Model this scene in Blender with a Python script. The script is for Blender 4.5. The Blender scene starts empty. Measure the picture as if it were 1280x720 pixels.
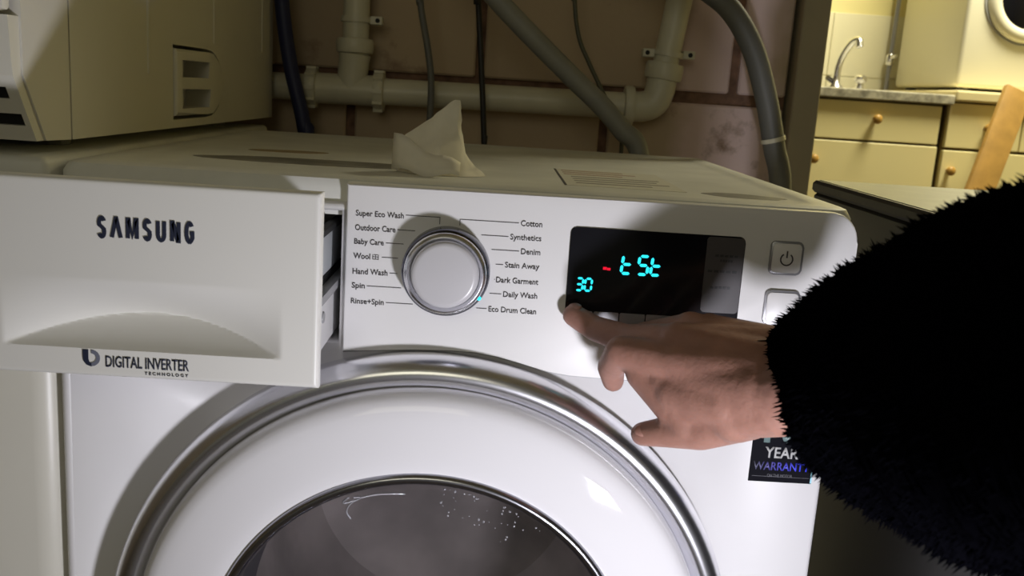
import bpy, bmesh, math, random
from mathutils import Vector, Matrix, noise

C = bpy.context.scene.collection
PI = math.pi
random.seed(4)

# ------------------------------------------------------------------ camera
cam = bpy.data.cameras.new('camera'); cam_o = bpy.data.objects.new('camera', cam); C.objects.link(cam_o)
yaw, pitch, roll, fpx = 0.02486850, 0.20500625, 0.0656713, 1176.63
fw = Vector((math.sin(yaw)*math.cos(pitch), math.cos(yaw)*math.cos(pitch), -math.sin(pitch)))
rt = Vector((math.cos(yaw), -math.sin(yaw), 0)); up = rt.cross(fw)
r2 = math.cos(roll)*rt + math.sin(roll)*up; u2 = -math.sin(roll)*rt + math.cos(roll)*up
M = Matrix((r2, u2, -fw)).transposed().to_4x4()
M.translation = (0.0265731, -0.7004516, 0.9206076)
cam_o.matrix_world = M
cam.sensor_width = 36; cam.lens = fpx/1280*36; cam.clip_start = 0.02
cam.dof.use_dof = True; cam.dof.focus_distance = 0.78; cam.dof.aperture_fstop = 14
bpy.context.scene.camera = cam_o

# ------------------------------------------------------------------ light and exposure
sc = bpy.context.scene
sc.view_settings.view_transform = 'Standard'; sc.view_settings.look = 'None'
sc.view_settings.exposure = 0.0; sc.view_settings.gamma = 1.0; sc.view_settings.use_curve_mapping = False
w = bpy.data.worlds.new('world'); sc.world = w; w.use_nodes = True
w.node_tree.nodes['Background'].inputs[0].default_value = (0.80, 0.76, 0.58, 1)
w.node_tree.nodes['Background'].inputs[1].default_value = 0.075

def area(name, loc, target, size, watts, col, size_y=None):
    l = bpy.data.lights.new(name, 'AREA'); l.energy = watts; l.color = col; l.size = size
    if size_y: l.shape = 'RECTANGLE'; l.size_y = size_y
    o = bpy.data.objects.new(name, l); C.objects.link(o); o.location = loc
    o.rotation_euler = (Vector(target)-Vector(loc)).to_track_quat('-Z', 'Y').to_euler()
    return o
# the hand-held LED torch that lights the machine from low on the right
area('led_torch', (0.255, -0.50, 0.52), (-0.03, 0.0, 0.70), 0.055, 3.0, (0.93, 0.92, 1.0))
# the kitchen's ceiling lamp, and an added soft fill from behind the camera
area('kitchen_ceiling_lamp', (1.60, 1.86, 2.3), (1.45, 2.3, 0.9), 0.5, 52, (1.0, 0.93, 0.66))
area('front_fill', (-0.25, -2.1, 1.55), (0.0, 0.0, 0.80), 0.9, 4.0, (1.0, 0.95, 0.72))

# ------------------------------------------------------------------ materials
def mat(name, col, rough=0.5, metal=0.0, spec=0.5, emit=None, es=0, noise_scale=None, noise_amt=0.15, bump=0, bump_scale=200, coat=0, sss=0, trans=0):
    m = bpy.data.materials.new(name); m.use_nodes = True
    nt = m.node_tree; b = nt.nodes['Principled BSDF']
    b.inputs['Base Color'].default_value = (*col, 1); b.inputs['Roughness'].default_value = rough
    b.inputs['Metallic'].default_value = metal; b.inputs['Specular IOR Level'].default_value = spec
    b.inputs['Coat Weight'].default_value = coat
    if trans: b.inputs['Transmission Weight'].default_value = trans
    if sss:
        b.inputs['Subsurface Weight'].default_value = sss
        b.inputs['Subsurface Radius'].default_value = (0.012, 0.004, 0.002); b.inputs['Subsurface Scale'].default_value = 0.3
    if emit:
        b.inputs['Emission Color'].default_value = (*emit, 1); b.inputs['Emission Strength'].default_value = es
    geo = None
    if noise_scale or bump: geo = nt.nodes.new('ShaderNodeNewGeometry')
    if noise_scale:
        n = nt.nodes.new('ShaderNodeTexNoise'); n.inputs['Scale'].default_value = noise_scale; n.inputs['Detail'].default_value = 5
        nt.links.new(geo.outputs['Position'], n.inputs['Vector'])
        r = nt.nodes.new('ShaderNodeValToRGB')
        r.color_ramp.elements[0].position = 0.3; r.color_ramp.elements[1].position = 0.7
        r.color_ramp.elements[0].color = (*[c*(1-noise_amt) for c in col], 1)
        r.color_ramp.elements[1].color = (*[min(1, c*(1+noise_amt)) for c in col], 1)
        nt.links.new(n.outputs['Fac'], r.inputs['Fac']); nt.links.new(r.outputs['Color'], b.inputs['Base Color'])
    if bump:
        n2 = nt.nodes.new('ShaderNodeTexNoise'); n2.inputs['Scale'].default_value = bump_scale; n2.inputs['Detail'].default_value = 4
        nt.links.new(geo.outputs['Position'], n2.inputs['Vector'])
        bp = nt.nodes.new('ShaderNodeBump'); bp.inputs['Strength'].default_value = bump; bp.inputs['Distance'].default_value = 0.002
        nt.links.new(n2.outputs['Fac'], bp.inputs['Height']); nt.links.new(bp.outputs['Normal'], b.inputs['Normal'])
    return m

WHITE = mat('white_enamel', (0.80, 0.79, 0.80), 0.42, noise_scale=6, noise_amt=0.015)
PANEL = mat('white_panel', (0.80, 0.79, 0.79), 0.35)
DRAWER = mat('white_drawer_plastic', (0.78, 0.77, 0.73), 0.38)
DOORW = mat('white_gloss_ring', (0.78, 0.77, 0.79), 0.04)
LID = mat('lid_enamel', (0.70, 0.70, 0.66), 0.45, noise_scale=14, noise_amt=0.10)
OLDW = mat('old_white_enamel', (0.72, 0.70, 0.62), 0.35, noise_scale=5, noise_amt=0.04)
DRYW = mat('dryer_white', (0.66, 0.64, 0.58), 0.45, noise_scale=5, noise_amt=0.04)
CHROME = mat('chrome', (0.84, 0.84, 0.88), 0.27, 1.0)
DCHROME = mat('dark_chrome', (0.12, 0.12, 0.15), 0.2, 1.0)
SILVER = mat('silver_plastic', (0.33, 0.33, 0.35), 0.35, 0.6)
GREYP = mat('grey_plastic', (0.33, 0.33, 0.34), 0.4)
TRAYG = mat('translucent_grey_plastic', (0.52, 0.54, 0.55), 0.3)
DARK = mat('dark_void', (0.012, 0.012, 0.012), 0.7)
RUBBER = mat('grey_rubber', (0.16, 0.16, 0.17), 0.5)
STEEL = mat('drum_steel', (0.74, 0.71, 0.67), 0.5, 0.35, noise_scale=9, noise_amt=0.3)
BLACKG = mat('black_display_glass', (0.006, 0.006, 0.009), 0.16)
REFLG = mat('display_reflection_grey', (0.085, 0.08, 0.085), 0.3)
INK = mat('black_ink', (0.05, 0.045, 0.05), 0.6)
NAVYINK = mat('navy_ink', (0.015, 0.02, 0.045), 0.5)
CYAN = mat('cyan_led', (0.0, 0.3, 0.35), 0.5, emit=(0.03, 0.80, 0.95), es=1.25)
RED = mat('red_led', (0.4, 0.0, 0.02), 0.5, emit=(1.0, 0.01, 0.04), es=0.9)
PVC = mat('white_waste_pipe', (0.62, 0.59, 0.46), 0.4, noise_scale=12, noise_amt=0.10)
HOSEG = mat('grey_hose', (0.22, 0.22, 0.20), 0.5, noise_scale=20, noise_amt=0.1)
HOSED = mat('dark_grey_hose', (0.13, 0.13, 0.12), 0.5)
BLACKC = mat('black_cable', (0.012, 0.011, 0.012), 0.5)
NAVY = mat('navy_hose', (0.012, 0.016, 0.07), 0.5)
GREENC = mat('dull_green_cable', (0.09, 0.09, 0.06), 0.5)
TISSUE = mat('tissue_paper', (0.78, 0.74, 0.64), 0.9, noise_scale=60, noise_amt=0.05)
MORTAR = mat('brown_mortar', (0.20, 0.115, 0.075), 0.9, noise_scale=40, noise_amt=0.5, bump=0.6, bump_scale=120)
TRIMM = mat('painted_trim', (0.42, 0.37, 0.27), 0.5, noise_scale=10, noise_amt=0.06)
CREAMD = mat('cream_cabinet_front', (0.86, 0.77, 0.42), 0.45)
CREAMC = mat('cream_cabinet_body', (0.62, 0.54, 0.28), 0.5)
GAP = mat('brown_carcass_edge', (0.18, 0.13, 0.05), 0.6)
WOODK = mat('varnished_wood_knob', (0.40, 0.23, 0.05), 0.4)
WOODB = mat('yellow_pine', (0.36, 0.205, 0.05), 0.5, noise_scale=25, noise_amt=0.15)
WORKG = mat('speckled_grey_laminate', (0.36, 0.34, 0.27), 0.35, noise_scale=55, noise_amt=0.45)
WORKC = mat('cream_laminate', (0.75, 0.66, 0.38), 0.4)
TILE = mat('cream_tile', (0.82, 0.78, 0.58), 0.25)
GROUT = mat('pale_grout', (0.66, 0.60, 0.42), 0.8)
KWALL = mat('yellow_wall_paint', (0.80, 0.72, 0.36), 0.7)
KAPPL = mat('kitchen_appliance_white', (0.78, 0.75, 0.60), 0.35)
BLACKA = mat('black_cabinet_side', (0.015, 0.014, 0.013), 0.45)
GREYTOP = mat('grey_green_top', (0.34, 0.35, 0.27), 0.4, noise_scale=25, noise_amt=0.1)
CEIL = mat('ceiling_paint', (0.5, 0.46, 0.36), 0.9)
FLOORM = mat('brown_floor', (0.12, 0.09, 0.06), 0.6, noise_scale=12, noise_amt=0.3)
ROOMW = mat('utility_wall_paint', (0.4, 0.33, 0.24), 0.9, noise_scale=4, noise_amt=0.1)
SKIN = mat('skin', (0.37, 0.19, 0.145), 0.48, noise_scale=55, noise_amt=0.10, bump=0.25, bump_scale=260, sss=0.15)
NAIL = mat('fingernail', (0.40, 0.21, 0.17), 0.3)
FLEECE = mat('black_fleece', (0.0014, 0.0014, 0.0022), 1.0, spec=0.0)
STICK = mat('sticker_black', (0.006, 0.006, 0.010), 0.6, spec=0.06)
TEAL = mat('sticker_teal', (0.20, 0.29, 0.29), 0.4)
LGREY = mat('sticker_grey', (0.55, 0.55, 0.55), 0.4)
DGREY = mat('sticker_dim_grey', (0.10, 0.10, 0.12), 0.4)
IRID = mat('iridescent_edge', (0.45, 0.85, 1.0), 0.2)  # the edge's iridescent sheen put in as flat pale blue
FAINT = mat('faint_print', (0.30, 0.27, 0.24), 0.6)
FAINTR = mat('faint_red_print', (0.42, 0.27, 0.20), 0.6)
PALEST = mat('pale_sticker', (0.66, 0.64, 0.56), 0.5)

def block_material():                       # cream paint, with a ragged pinkish band towards the right
    m = mat('painted_block', (0.40, 0.31, 0.22), 0.85, bump=0.5, bump_scale=45)
    nt = m.node_tree; b = nt.nodes['Principled BSDF']
    geo = nt.nodes.new('ShaderNodeNewGeometry'); sep = nt.nodes.new('ShaderNodeSeparateXYZ')
    nt.links.new(geo.outputs['Position'], sep.inputs[0])
    n = nt.nodes.new('ShaderNodeTexNoise'); n.inputs['Scale'].default_value = 7; n.inputs['Detail'].default_value = 6
    nt.links.new(geo.outputs['Position'], n.inputs['Vector'])
    a = nt.nodes.new('ShaderNodeMath'); a.operation = 'MULTIPLY_ADD'; a.inputs[1].default_value = 0.22
    nt.links.new(n.outputs['Fac'], a.inputs[0]); nt.links.new(sep.outputs['X'], a.inputs[2])
    r = nt.nodes.new('ShaderNodeValToRGB'); e = r.color_ramp.elements
    e[0].position = 0.40; e[0].color = (0.48, 0.375, 0.26, 1); e[1].position = 0.44; e[1].color = (0.68, 0.52, 0.49, 1)
    for p, c in ((0.55, (0.72, 0.56, 0.53)), (0.59, (0.52, 0.41, 0.28))):
        x = e.new(p); x.color = (*c, 1)
    nt.links.new(a.outputs[0], r.inputs['Fac'])
    n2 = nt.nodes.new('ShaderNodeTexNoise'); n2.inputs['Scale'].default_value = 11; n2.inputs['Detail'].default_value = 8; n2.inputs['Roughness'].default_value = 0.65
    nt.links.new(geo.outputs['Position'], n2.inputs['Vector'])
    r2_ = nt.nodes.new('ShaderNodeValToRGB'); r2_.color_ramp.elements[0].position = 0.60; r2_.color_ramp.elements[1].position = 0.74
    nt.links.new(n2.outputs['Fac'], r2_.inputs['Fac'])
    mx = nt.nodes.new('ShaderNodeMix'); mx.data_type = 'RGBA'
    nt.links.new(r2_.outputs['Color'], mx.inputs[0]); nt.links.new(r.outputs['Color'], mx.inputs[6]); mx.inputs[7].default_value = (0.25, 0.165, 0.11, 1)
    nt.links.new(mx.outputs[2], b.inputs['Base Color'])
    return m
BLOCK = block_material()

def warranty_ink():                         # foil lettering, grey turning to blue: reflected light put into the ink colour
    m = mat('blue_sheen_foil', (0.05, 0.05, 0.9), 0.35)
    nt = m.node_tree; b = nt.nodes['Principled BSDF']
    geo = nt.nodes.new('ShaderNodeNewGeometry'); sep = nt.nodes.new('ShaderNodeSeparateXYZ'); nt.links.new(geo.outputs['Position'], sep.inputs[0])
    mr = nt.nodes.new('ShaderNodeMapRange'); mr.inputs[1].default_value = 0.244; mr.inputs[2].default_value = 0.284
    nt.links.new(sep.outputs['X'], mr.inputs[0])
    r = nt.nodes.new('ShaderNodeValToRGB'); e = r.color_ramp.elements
    e[0].color = (0.10, 0.10, 0.13, 1); e[1].color = (0.06, 0.08, 1.0, 1); x = e.new(0.4); x.color = (0.10, 0.09, 0.40, 1)
    nt.links.new(mr.outputs[0], r.inputs[0]); nt.links.new(r.outputs[0], b.inputs['Base Color'])
    return m
FOIL_SHEEN = warranty_ink()

def glass_material():                       # smoked glass: lets some light through, mirrors the rest
    m = bpy.data.materials.new('smoked_glass'); m.use_nodes = True; nt = m.node_tree
    out = nt.nodes['Material Output']; b = nt.nodes['Principled BSDF']
    b.inputs['Base Color'].default_value = (0.06, 0.057, 0.058, 1); b.inputs['Roughness'].default_value = 0.06
    t = nt.nodes.new('ShaderNodeBsdfTransparent'); t.inputs[0].default_value = (0.80, 0.785, 0.80, 1)
    mx = nt.nodes.new('ShaderNodeMixShader'); mx.inputs[0].default_value = 0.84
    nt.links.new(b.outputs[0], mx.inputs[1]); nt.links.new(t.outputs[0], mx.inputs[2]); nt.links.new(mx.outputs[0], out.inputs[0])
    return m
GLASS = glass_material()
WATER = mat('water', (0.9, 0.9, 0.95), 0.05, spec=0.8, trans=0.6)

# ------------------------------------------------------------------ mesh helpers
def obj(name, bm, m, parent=None, smooth=None):
    me = bpy.data.meshes.new(name); bmesh.ops.recalc_face_normals(bm, faces=bm.faces[:]); bm.to_mesh(me); bm.free()
    me.materials.append(m)
    if smooth is not None:
        me.polygons.foreach_set('use_smooth', [True]*len(me.polygons))
        if smooth < 180: me.set_sharp_from_angle(angle=math.radians(smooth))
    o = bpy.data.objects.new(name, me); C.objects.link(o)
    if parent: attach(o, parent)
    return o

def abs_mat(p):
    mw = Matrix.Identity(4)
    chain = []
    while p: chain.append(p); p = p.parent
    for q in reversed(chain): mw = mw @ q.matrix_parent_inverse @ Matrix.LocRotScale(q.location, q.rotation_euler, q.scale)
    return mw

def attach(o, parent):
    o.parent = parent; o.matrix_parent_inverse = abs_mat(parent).inverted()

def thing(name, label, cat, loc=(0, 0, 0), group=None):
    o = bpy.data.objects.new(name, None); C.objects.link(o); o.location = loc; o.empty_display_size = 0.05
    return tag(o, label, cat, group)

def tag(o, label, cat, group=None):
    o['label'] = label; o['category'] = cat
    if group: o['group'] = group
    return o

def struct(o): o['kind'] = 'structure'; return o
def stuff(o): o['kind'] = 'stuff'; return o

def box(x0, x1, y0, y1, z0, z1, r=0.0, seg=2, bm=None):
    b = bmesh.new() if bm is None or r else bm
    v = [b.verts.new((x, y, z)) for x in (x0, x1) for y in (y0, y1) for z in (z0, z1)]
    for f in ((0, 1, 3, 2), (4, 6, 7, 5), (0, 4, 5, 1), (2, 3, 7, 6), (0, 2, 6, 4), (1, 5, 7, 3)):
        b.faces.new([v[i] for i in f])
    if r: bmesh.ops.bevel(b, geom=b.edges[:], offset=r, segments=seg, profile=0.5, affect='EDGES')
    if bm is not None and r:
        merge(bm, b); return bm
    return b

def merge(dst, src):
    me = bpy.data.meshes.new('tmp'); src.to_mesh(me); src.free(); dst.from_mesh(me); bpy.data.meshes.remove(me)

def prism(pts, y0, y1, bevel=0, seg=2):     # outline in x,z pushed from y0 to y1
    b = bmesh.new()
    a = [b.verts.new((x, y0, z)) for x, z in pts]; c = [b.verts.new((x, y1, z)) for x, z in pts]
    f0 = b.faces.new(a); b.faces.new(c[::-1]); n = len(pts)
    for i in range(n): b.faces.new((a[i], c[i], c[(i+1) % n], a[(i+1) % n]))
    if bevel:
        bmesh.ops.bevel(b, geom=list(f0.edges), offset=bevel, segments=seg, profile=0.5, affect='EDGES')
    return b

def rrect(x0, x1, z0, z1, r, n=6):
    out = []
    for cx, cz, a0 in ((x1-r, z1-r, 0), (x0+r, z1-r, PI/2), (x0+r, z0+r, PI), (x1-r, z0+r, 1.5*PI)):
        for i in range(n+1):
            a = a0 + PI/2*i/n; out.append((cx+r*math.cos(a), cz+r*math.sin(a)))
    return out

def lathe(prof, cx, cz, n=96, closed=False, cy=0):   # profile of (radius, y) about an axis along y
    b = bmesh.new(); rings = []
    for r, y in prof:
        if r < 1e-6: rings.append([b.verts.new((cx, cy+y, cz))])
        else: rings.append([b.verts.new((cx+r*math.cos(2*PI*i/n), cy+y, cz+r*math.sin(2*PI*i/n))) for i in range(n)])
    prs = list(zip(rings, rings[1:])) + ([(rings[-1], rings[0])] if closed else [])
    for A, B in prs:
        for i in range(n):
            j = (i+1) % n
            if len(A) == 1 and len(B) == 1: continue
            if len(A) == 1: b.faces.new((A[0], B[i], B[j]))
            elif len(B) == 1: b.faces.new((A[i], B[0], A[j]))
            else: b.faces.new((A[i], B[i], B[j], A[j]))
    return b

def lathe_on(prof, p, axis, n=24, bm=None):          # profile of (radius, height) about any axis through p
    b = bm or bmesh.new(); q = Vector(axis).to_track_quat('Z', 'Y'); p = Vector(p); rings = []
    for r, h in prof:
        if r < 1e-6: rings.append([b.verts.new(p + q @ Vector((0, 0, h)))])
        else: rings.append([b.verts.new(p + q @ Vector((r*math.cos(2*PI*i/n), r*math.sin(2*PI*i/n), h))) for i in range(n)])
    for A, B in zip(rings, rings[1:]):
        for i in range(n):
            j = (i+1) % n
            if len(A) == 1 and len(B) == 1: continue
            if len(A) == 1: b.faces.new((A[0], B[i], B[j]))
            elif len(B) == 1: b.faces.new((A[i], B[0], A[j]))
            else: b.faces.new((A[i], B[i], B[j], A[j]))
    return b

def spline(pts, per=10):
    P = [Vector(p) for p in pts]; P = [2*P[0]-P[1]] + P + [2*P[-1]-P[-2]]; out = []
    for i in range(1, len(P)-2):
        a, b_, c, d = P[i-1:i+3]
        for k in range(per):
            t = k/per
            out.append(0.5*((2*b_)+(c-a)*t+(2*a-5*b_+4*c-d)*t*t+(3*b_-a-3*c+d)*t**3))
    out.append(P[-2]); return out

def tube(pts, rad, n=14, smooth=True, per=10, bm=None, cap=True):
    path = spline(pts, per) if smooth else [Vector(p) for p in pts]
    b = bm or bmesh.new(); N = len(path); prev = None; rings = []
    for i, p in enumerate(path):
        t = (path[min(i+1, N-1)]-path[max(i-1, 0)]).normalized()
        if prev is None:
            u = t.cross(Vector((0, 0, 1)) if abs(t.z) < .9 else Vector((1, 0, 0))).normalized()
        else: u = (prev - t*prev.dot(t)).normalized()
        prev = u; v = t.cross(u); r = rad(i/(N-1)) if callable(rad) else rad
        rings.append([b.verts.new(p + r*(math.cos(2*PI*k/n)*u+math.sin(2*PI*k/n)*v)) for k in range(n)])
    for A, B in zip(rings, rings[1:]):
        for k in range(n): b.faces.new((A[k], A[(k+1) % n], B[(k+1) % n], B[k]))
    if cap: b.faces.new(rings[0][::-1]); b.faces.new(rings[-1])
    return b

def cut(o, cutter_bm):                       # boolean difference, baked into the mesh
    me = bpy.data.meshes.new('cutter'); bmesh.ops.recalc_face_normals(cutter_bm, faces=cutter_bm.faces[:]); cutter_bm.to_mesh(me); cutter_bm.free()
    c = bpy.data.objects.new('cutter', me); C.objects.link(c)
    md = o.modifiers.new('b', 'BOOLEAN'); md.operation = 'DIFFERENCE'; md.solver = 'EXACT'; md.object = c
    bake(o); bpy.data.objects.remove(c); bpy.data.meshes.remove(me)

def bake(o):
    dg = bpy.context.evaluated_depsgraph_get(); dg.update()
    nm = bpy.data.meshes.new_from_object(o.evaluated_get(dg)); old = o.data
    o.modifiers.clear(); o.data = nm; nm.name = o.name; bpy.data.meshes.remove(old)

def text(name, s, x, z, width, height, y, m, parent, align='L', bold=0.0, shear=0.0, drop=0.0, thick=0.0004):
    cu = bpy.data.curves.new('t', 'FONT'); cu.body = s; cu.size = 1; cu.offset = bold; cu.shear = shear; cu.resolution_u = 3
    to = bpy.data.objects.new('t', cu); C.objects.link(to)
    dg = bpy.context.evaluated_depsgraph_get(); dg.update()
    me = bpy.data.meshes.new_from_object(to.evaluated_get(dg)); bpy.data.objects.remove(to); bpy.data.curves.remove(cu)
    xs = [v.co.x for v in me.vertices]; ys = [v.co.y for v in me.vertices]
    w0 = max(xs)-min(xs); h0 = max(ys)-min(ys); sx = width/w0; sy = height/h0 if height else sx
    x0 = x if align == 'L' else x-width if align == 'R' else x-width/2
    for v in me.vertices:
        a = (v.co.x-min(xs))*sx; b_ = (v.co.y-min(ys))*sy
        v.co = (x0+a, y, z+b_ + drop*a)
    bm = bmesh.new(); bm.from_mesh(me); bpy.data.meshes.remove(me)
    r = bmesh.ops.extrude_face_region(bm, geom=bm.faces[:])
    for v in [g for g in r['geom'] if isinstance(g, bmesh.types.BMVert)]: v.co.y -= thick
    return obj(name, bm, m, parent)

# ------------------------------------------------------------------ the setting
struct(obj('floor', box(-1.6, 2.6, -2.2, 3.0, -0.05, 0.0), FLOORM))
struct(obj('ceiling', box(-1.6, 2.6, -1.6, 3.0, 2.4, 2.45), CEIL))
struct(obj('wall_left', box(-1.65, -1.6, -2.2, 0.95, 0, 2.4), ROOMW))
wb = struct(obj('wall_back', box(-1.6, 0.470, 0.800, 0.92, 0, 2.4), MORTAR))
row_z, row = 0.930-0.225*4, 0
z = row_z
while z < 2.38:
    x = (-0.0085 if row % 2 == 0 else 0.19) - 0.395*5
    zt = min(z+0.225, 2.4)
    while x < 0.47:
        xa = max(x, -1.6)+0.007; xb = min(x+0.395-0.007, 0.468)
        if xb-xa > 0.03:
            jig = random.uniform(-0.0015, 0.0015)
            bmk = box(xa, xb, 0.789+jig, 0.82, z+0.009, zt-0.009, 0.003, 1)
            obj('block', bmk, BLOCK, wb)
        x += 0.395
    z += 0.225; row += 1
struct(obj('trim_1', box(0.475, 0.516, 0.768, 0.93, 0, 2.1, 0.002, 1), TRIMM))
# kitchen shell
wk = struct(obj('wall_kitchen', box(0.3, 2.6, 2.80, 2.9, 0, 2.4), KWALL))
for i in range(6):
    for j in range(2):
        obj('tile', box(0.755+i*0.225, 0.755+i*0.225+0.223, 2.792, 2.802, 0.832+j*0.222, 0.832+j*0.222+0.220, 0.001, 1), TILE, wk)
struct(obj('wall_right', box(2.55, 2.6, -2.2, 2.9, 0, 2.4), KWALL))

# ------------------------------------------------------------------ the washing machine
W = thing('washing_machine', 'white front loader with its detergent drawer pulled out and display lit', 'washing machine', (0, 0.28, 0))
DX, DZ = -0.011, 0.473
cab = obj('cabinet', box(-0.2995, 0.301, 0.0, 0.565, 0.012, 0.832, 0.004, 3), WHITE, W, 30)
cut(cab, lathe([(0.0, -0.03), (0.178, -0.03), (0.178, 0.36), (0.0, 0.36)], DX, DZ, 64))
cut(cab, box(-0.291, -0.0860, -0.03, 0.33, 0.7235, 0.826))
# lid with a raised rim
def lid_bm():
    b = bmesh.new(); loops = []
    def loop(inset, z, r):
        return [b.verts.new((x, y, z)) for x, y in rrect(-0.299+inset, 0.301-inset, 0.006+inset, 0.568-inset, max(0.002, r), 6)]
    L = [loop(0.0, 0.822, 0.012), loop(0.0, 0.842, 0.012), loop(0.003, 0.8485, 0.013), loop(0.007, 0.850, 0.014), loop(0.022, 0.850, 0.020),
         loop(0.025, 0.8495, 0.022), loop(0.029, 0.8487, 0.024), loop(0.034, 0.8485, 0.026)]
    for A, B in zip(L, L[1:]):
        n = len(A)
        for i in range(n): b.faces.new((A[i], A[(i+1) % n], B[(i+1) % n], B[i]))
    b.faces.new(L[-1]); b.faces.new(L[0][::-1]); return b
lid = obj('lid', lid_bm(), LID, W, 40)
st = obj('information_sticker', box(0.085, 0.185, 0.075, 0.24, 0.8484, 0.8488), PALEST, lid)
for i, (x0, x1, y) in enumerate(((0.09, 0.15, 0.225), (0.09, 0.16, 0.205), (0.09, 0.145, 0.185), (0.095, 0.175, 0.16), (0.095, 0.17, 0.14), (0.095, 0.178, 0.12), (0.095, 0.16, 0.10))):
    obj('printed_line', box(x0, x1, y-0.003, y+0.003, 0.8487, 0.8490), FAINTR if i < 3 else FAINT, st)
obj('sticker_edge', box(0.0838, 0.0856, 0.075, 0.24, 0.8484, 0.8489), INK, st)
# dark grey patches on the lid: long at left, small near right front corner
def flat_patch(cx, cy, lx, ly, ang, seed):
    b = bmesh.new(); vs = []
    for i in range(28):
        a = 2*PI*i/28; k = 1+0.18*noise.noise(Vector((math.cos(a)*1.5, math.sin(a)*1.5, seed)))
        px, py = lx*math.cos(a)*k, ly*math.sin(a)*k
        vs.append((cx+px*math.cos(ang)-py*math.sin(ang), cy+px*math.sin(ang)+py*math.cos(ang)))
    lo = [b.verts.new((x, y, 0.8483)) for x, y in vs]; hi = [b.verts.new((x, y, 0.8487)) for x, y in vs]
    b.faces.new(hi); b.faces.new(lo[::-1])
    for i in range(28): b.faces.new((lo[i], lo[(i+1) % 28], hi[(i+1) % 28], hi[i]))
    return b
DARKPATCH = mat('grey_patch', (0.20, 0.19, 0.16), 0.5, noise_scale=30, noise_amt=0.4)
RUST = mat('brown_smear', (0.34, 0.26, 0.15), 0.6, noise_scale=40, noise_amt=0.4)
obj('dark_patch', flat_patch(-0.130, 0.140, 0.105, 0.032, 0.06, 1.0), DARKPATCH, lid)['label'] = 'long dark grey patch near the drawer'
obj('dark_patch', flat_patch(0.232, 0.073, 0.034, 0.018, -0.15, 2.0), DARKPATCH, lid)['label'] = 'dark patch near the right front corner'
obj('stain', flat_patch(-0.180, 0.245, 0.040, 0.016, 0.2, 3.0), RUST, lid)['label'] = 'brownish stain'
# control panel
arch = [(-0.0825, 0.7185), (-0.060, 0.7208), (-0.030, 0.7232), (0.0, 0.7243), (0.018, 0.7238), (0.036, 0.7215), (0.055, 0.7170), (0.075, 0.7120), (0.092, 0.7098), (0.120, 0.7090), (0.301, 0.7075)]
top = [(0.301, 0.815)] + [(0.281+0.020*math.cos(a), 0.8255+0.022*math.sin(a)) for a in [PI/2*i/8 for i in range(9)]] + [(-0.0825, 0.8475)]
P = obj('control_panel', prism(arch+top, -0.0045, 0.02, 0.0018, 3), PANEL, W, 40)
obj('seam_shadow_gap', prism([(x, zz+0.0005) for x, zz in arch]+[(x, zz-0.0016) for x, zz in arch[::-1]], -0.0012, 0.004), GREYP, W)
PY = -0.0046
left = [('Super Eco Wash', .0355), ('Outdoor Care', .0300), ('Baby Care', .0220), ('Wool', .0125), ('Hand Wash', .0262), ('Spin', .0098), ('Rinse+Spin', .0248)]
right = [('Cotton', .0160), ('Synthetics', .0232), ('Denim', .0145), ('Stain Away', .0258), ('Dark Garment', .0318), ('Daily Wash', .0258), ('Eco Drum Clean', .0362)]
zs = [.8255, .8148, .8043, .7933, .7816, .7707, .7587]
KX, KZ = -0.0062, 0.7870
def vline(x0, x1, z0, z1): return box(x0, x1, PY-0.0003, PY+0.0003, z0, z1)
for i, (s, wd) in enumerate(left):
    desc = 0.0012 if any(c in s for c in 'py') else 0
    text('program_lettering', s, -0.0752-0.0003*i, zs[i]-0.0022-desc, wd, 0.0044+desc, PY, INK, P, 'L', 0.008)
    xe = -0.0752-0.0003*i+wd+0.0015 + (0.0072 if s == 'Wool' else 0)
    dz = zs[i]-KZ
    if i == 0:
        bm = vline(xe, -0.0128, zs[i]+0.0004, zs[i]+0.0009); box(-0.0132, -0.0127, PY-0.0003, PY+0.0003, zs[i]-0.0045, zs[i]+0.0009, bm=bm)
    else:
        bm = vline(xe, KX-math.sqrt(max(1e-6, .0372**2-dz*dz)) if abs(dz) < .0372 else -0.02, zs[i]-0.0002, zs[i]+0.0003)
    obj('leader_line', bm, INK, P)
for i, (s, wd) in enumerate(right):
    desc = 0.0012 if 'y' in s else 0
    text('program_lettering', s, 0.0634, zs[i]-0.0022-desc, wd, 0.0044+desc, PY, INK, P, 'R', 0.008)
    xe = 0.0634-wd-0.0015; dz = zs[i]-KZ
    if i == 0:
        bm = vline(0.0022, xe, zs[i]-0.0002, zs[i]+0.0003); box(0.0018, 0.0023, PY-0.0003, PY+0.0003, zs[i]-0.0045, zs[i]+0.0003, bm=bm)
    else:
        bm = vline(KX+math.sqrt(.0372**2-dz*dz), xe, zs[i]-0.0002, zs[i]+0.0003)
    obj('leader_line', bm, INK, P)
# little basket-of-wool mark after "Wool"
bm = bmesh.new()
for dx, dz_, w_, h_ in ((0, -.0018, .0046, .0004), (0, 0, .0046, .0004), (-.0021, -.0001, .0004, .0036), (.0021, -.0001, .0004, .0036), (0, -.0001, .0004, .0036), (0, .0016, .003, .0004)):
    box(-.0596+dx-w_/2, -.0596+dx+w_/2, PY-.0003, PY+.0003, zs[3]+dz_-h_/2, zs[3]+dz_+h_/2, bm=bm)
obj('wool_mark', bm, INK, P)
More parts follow.
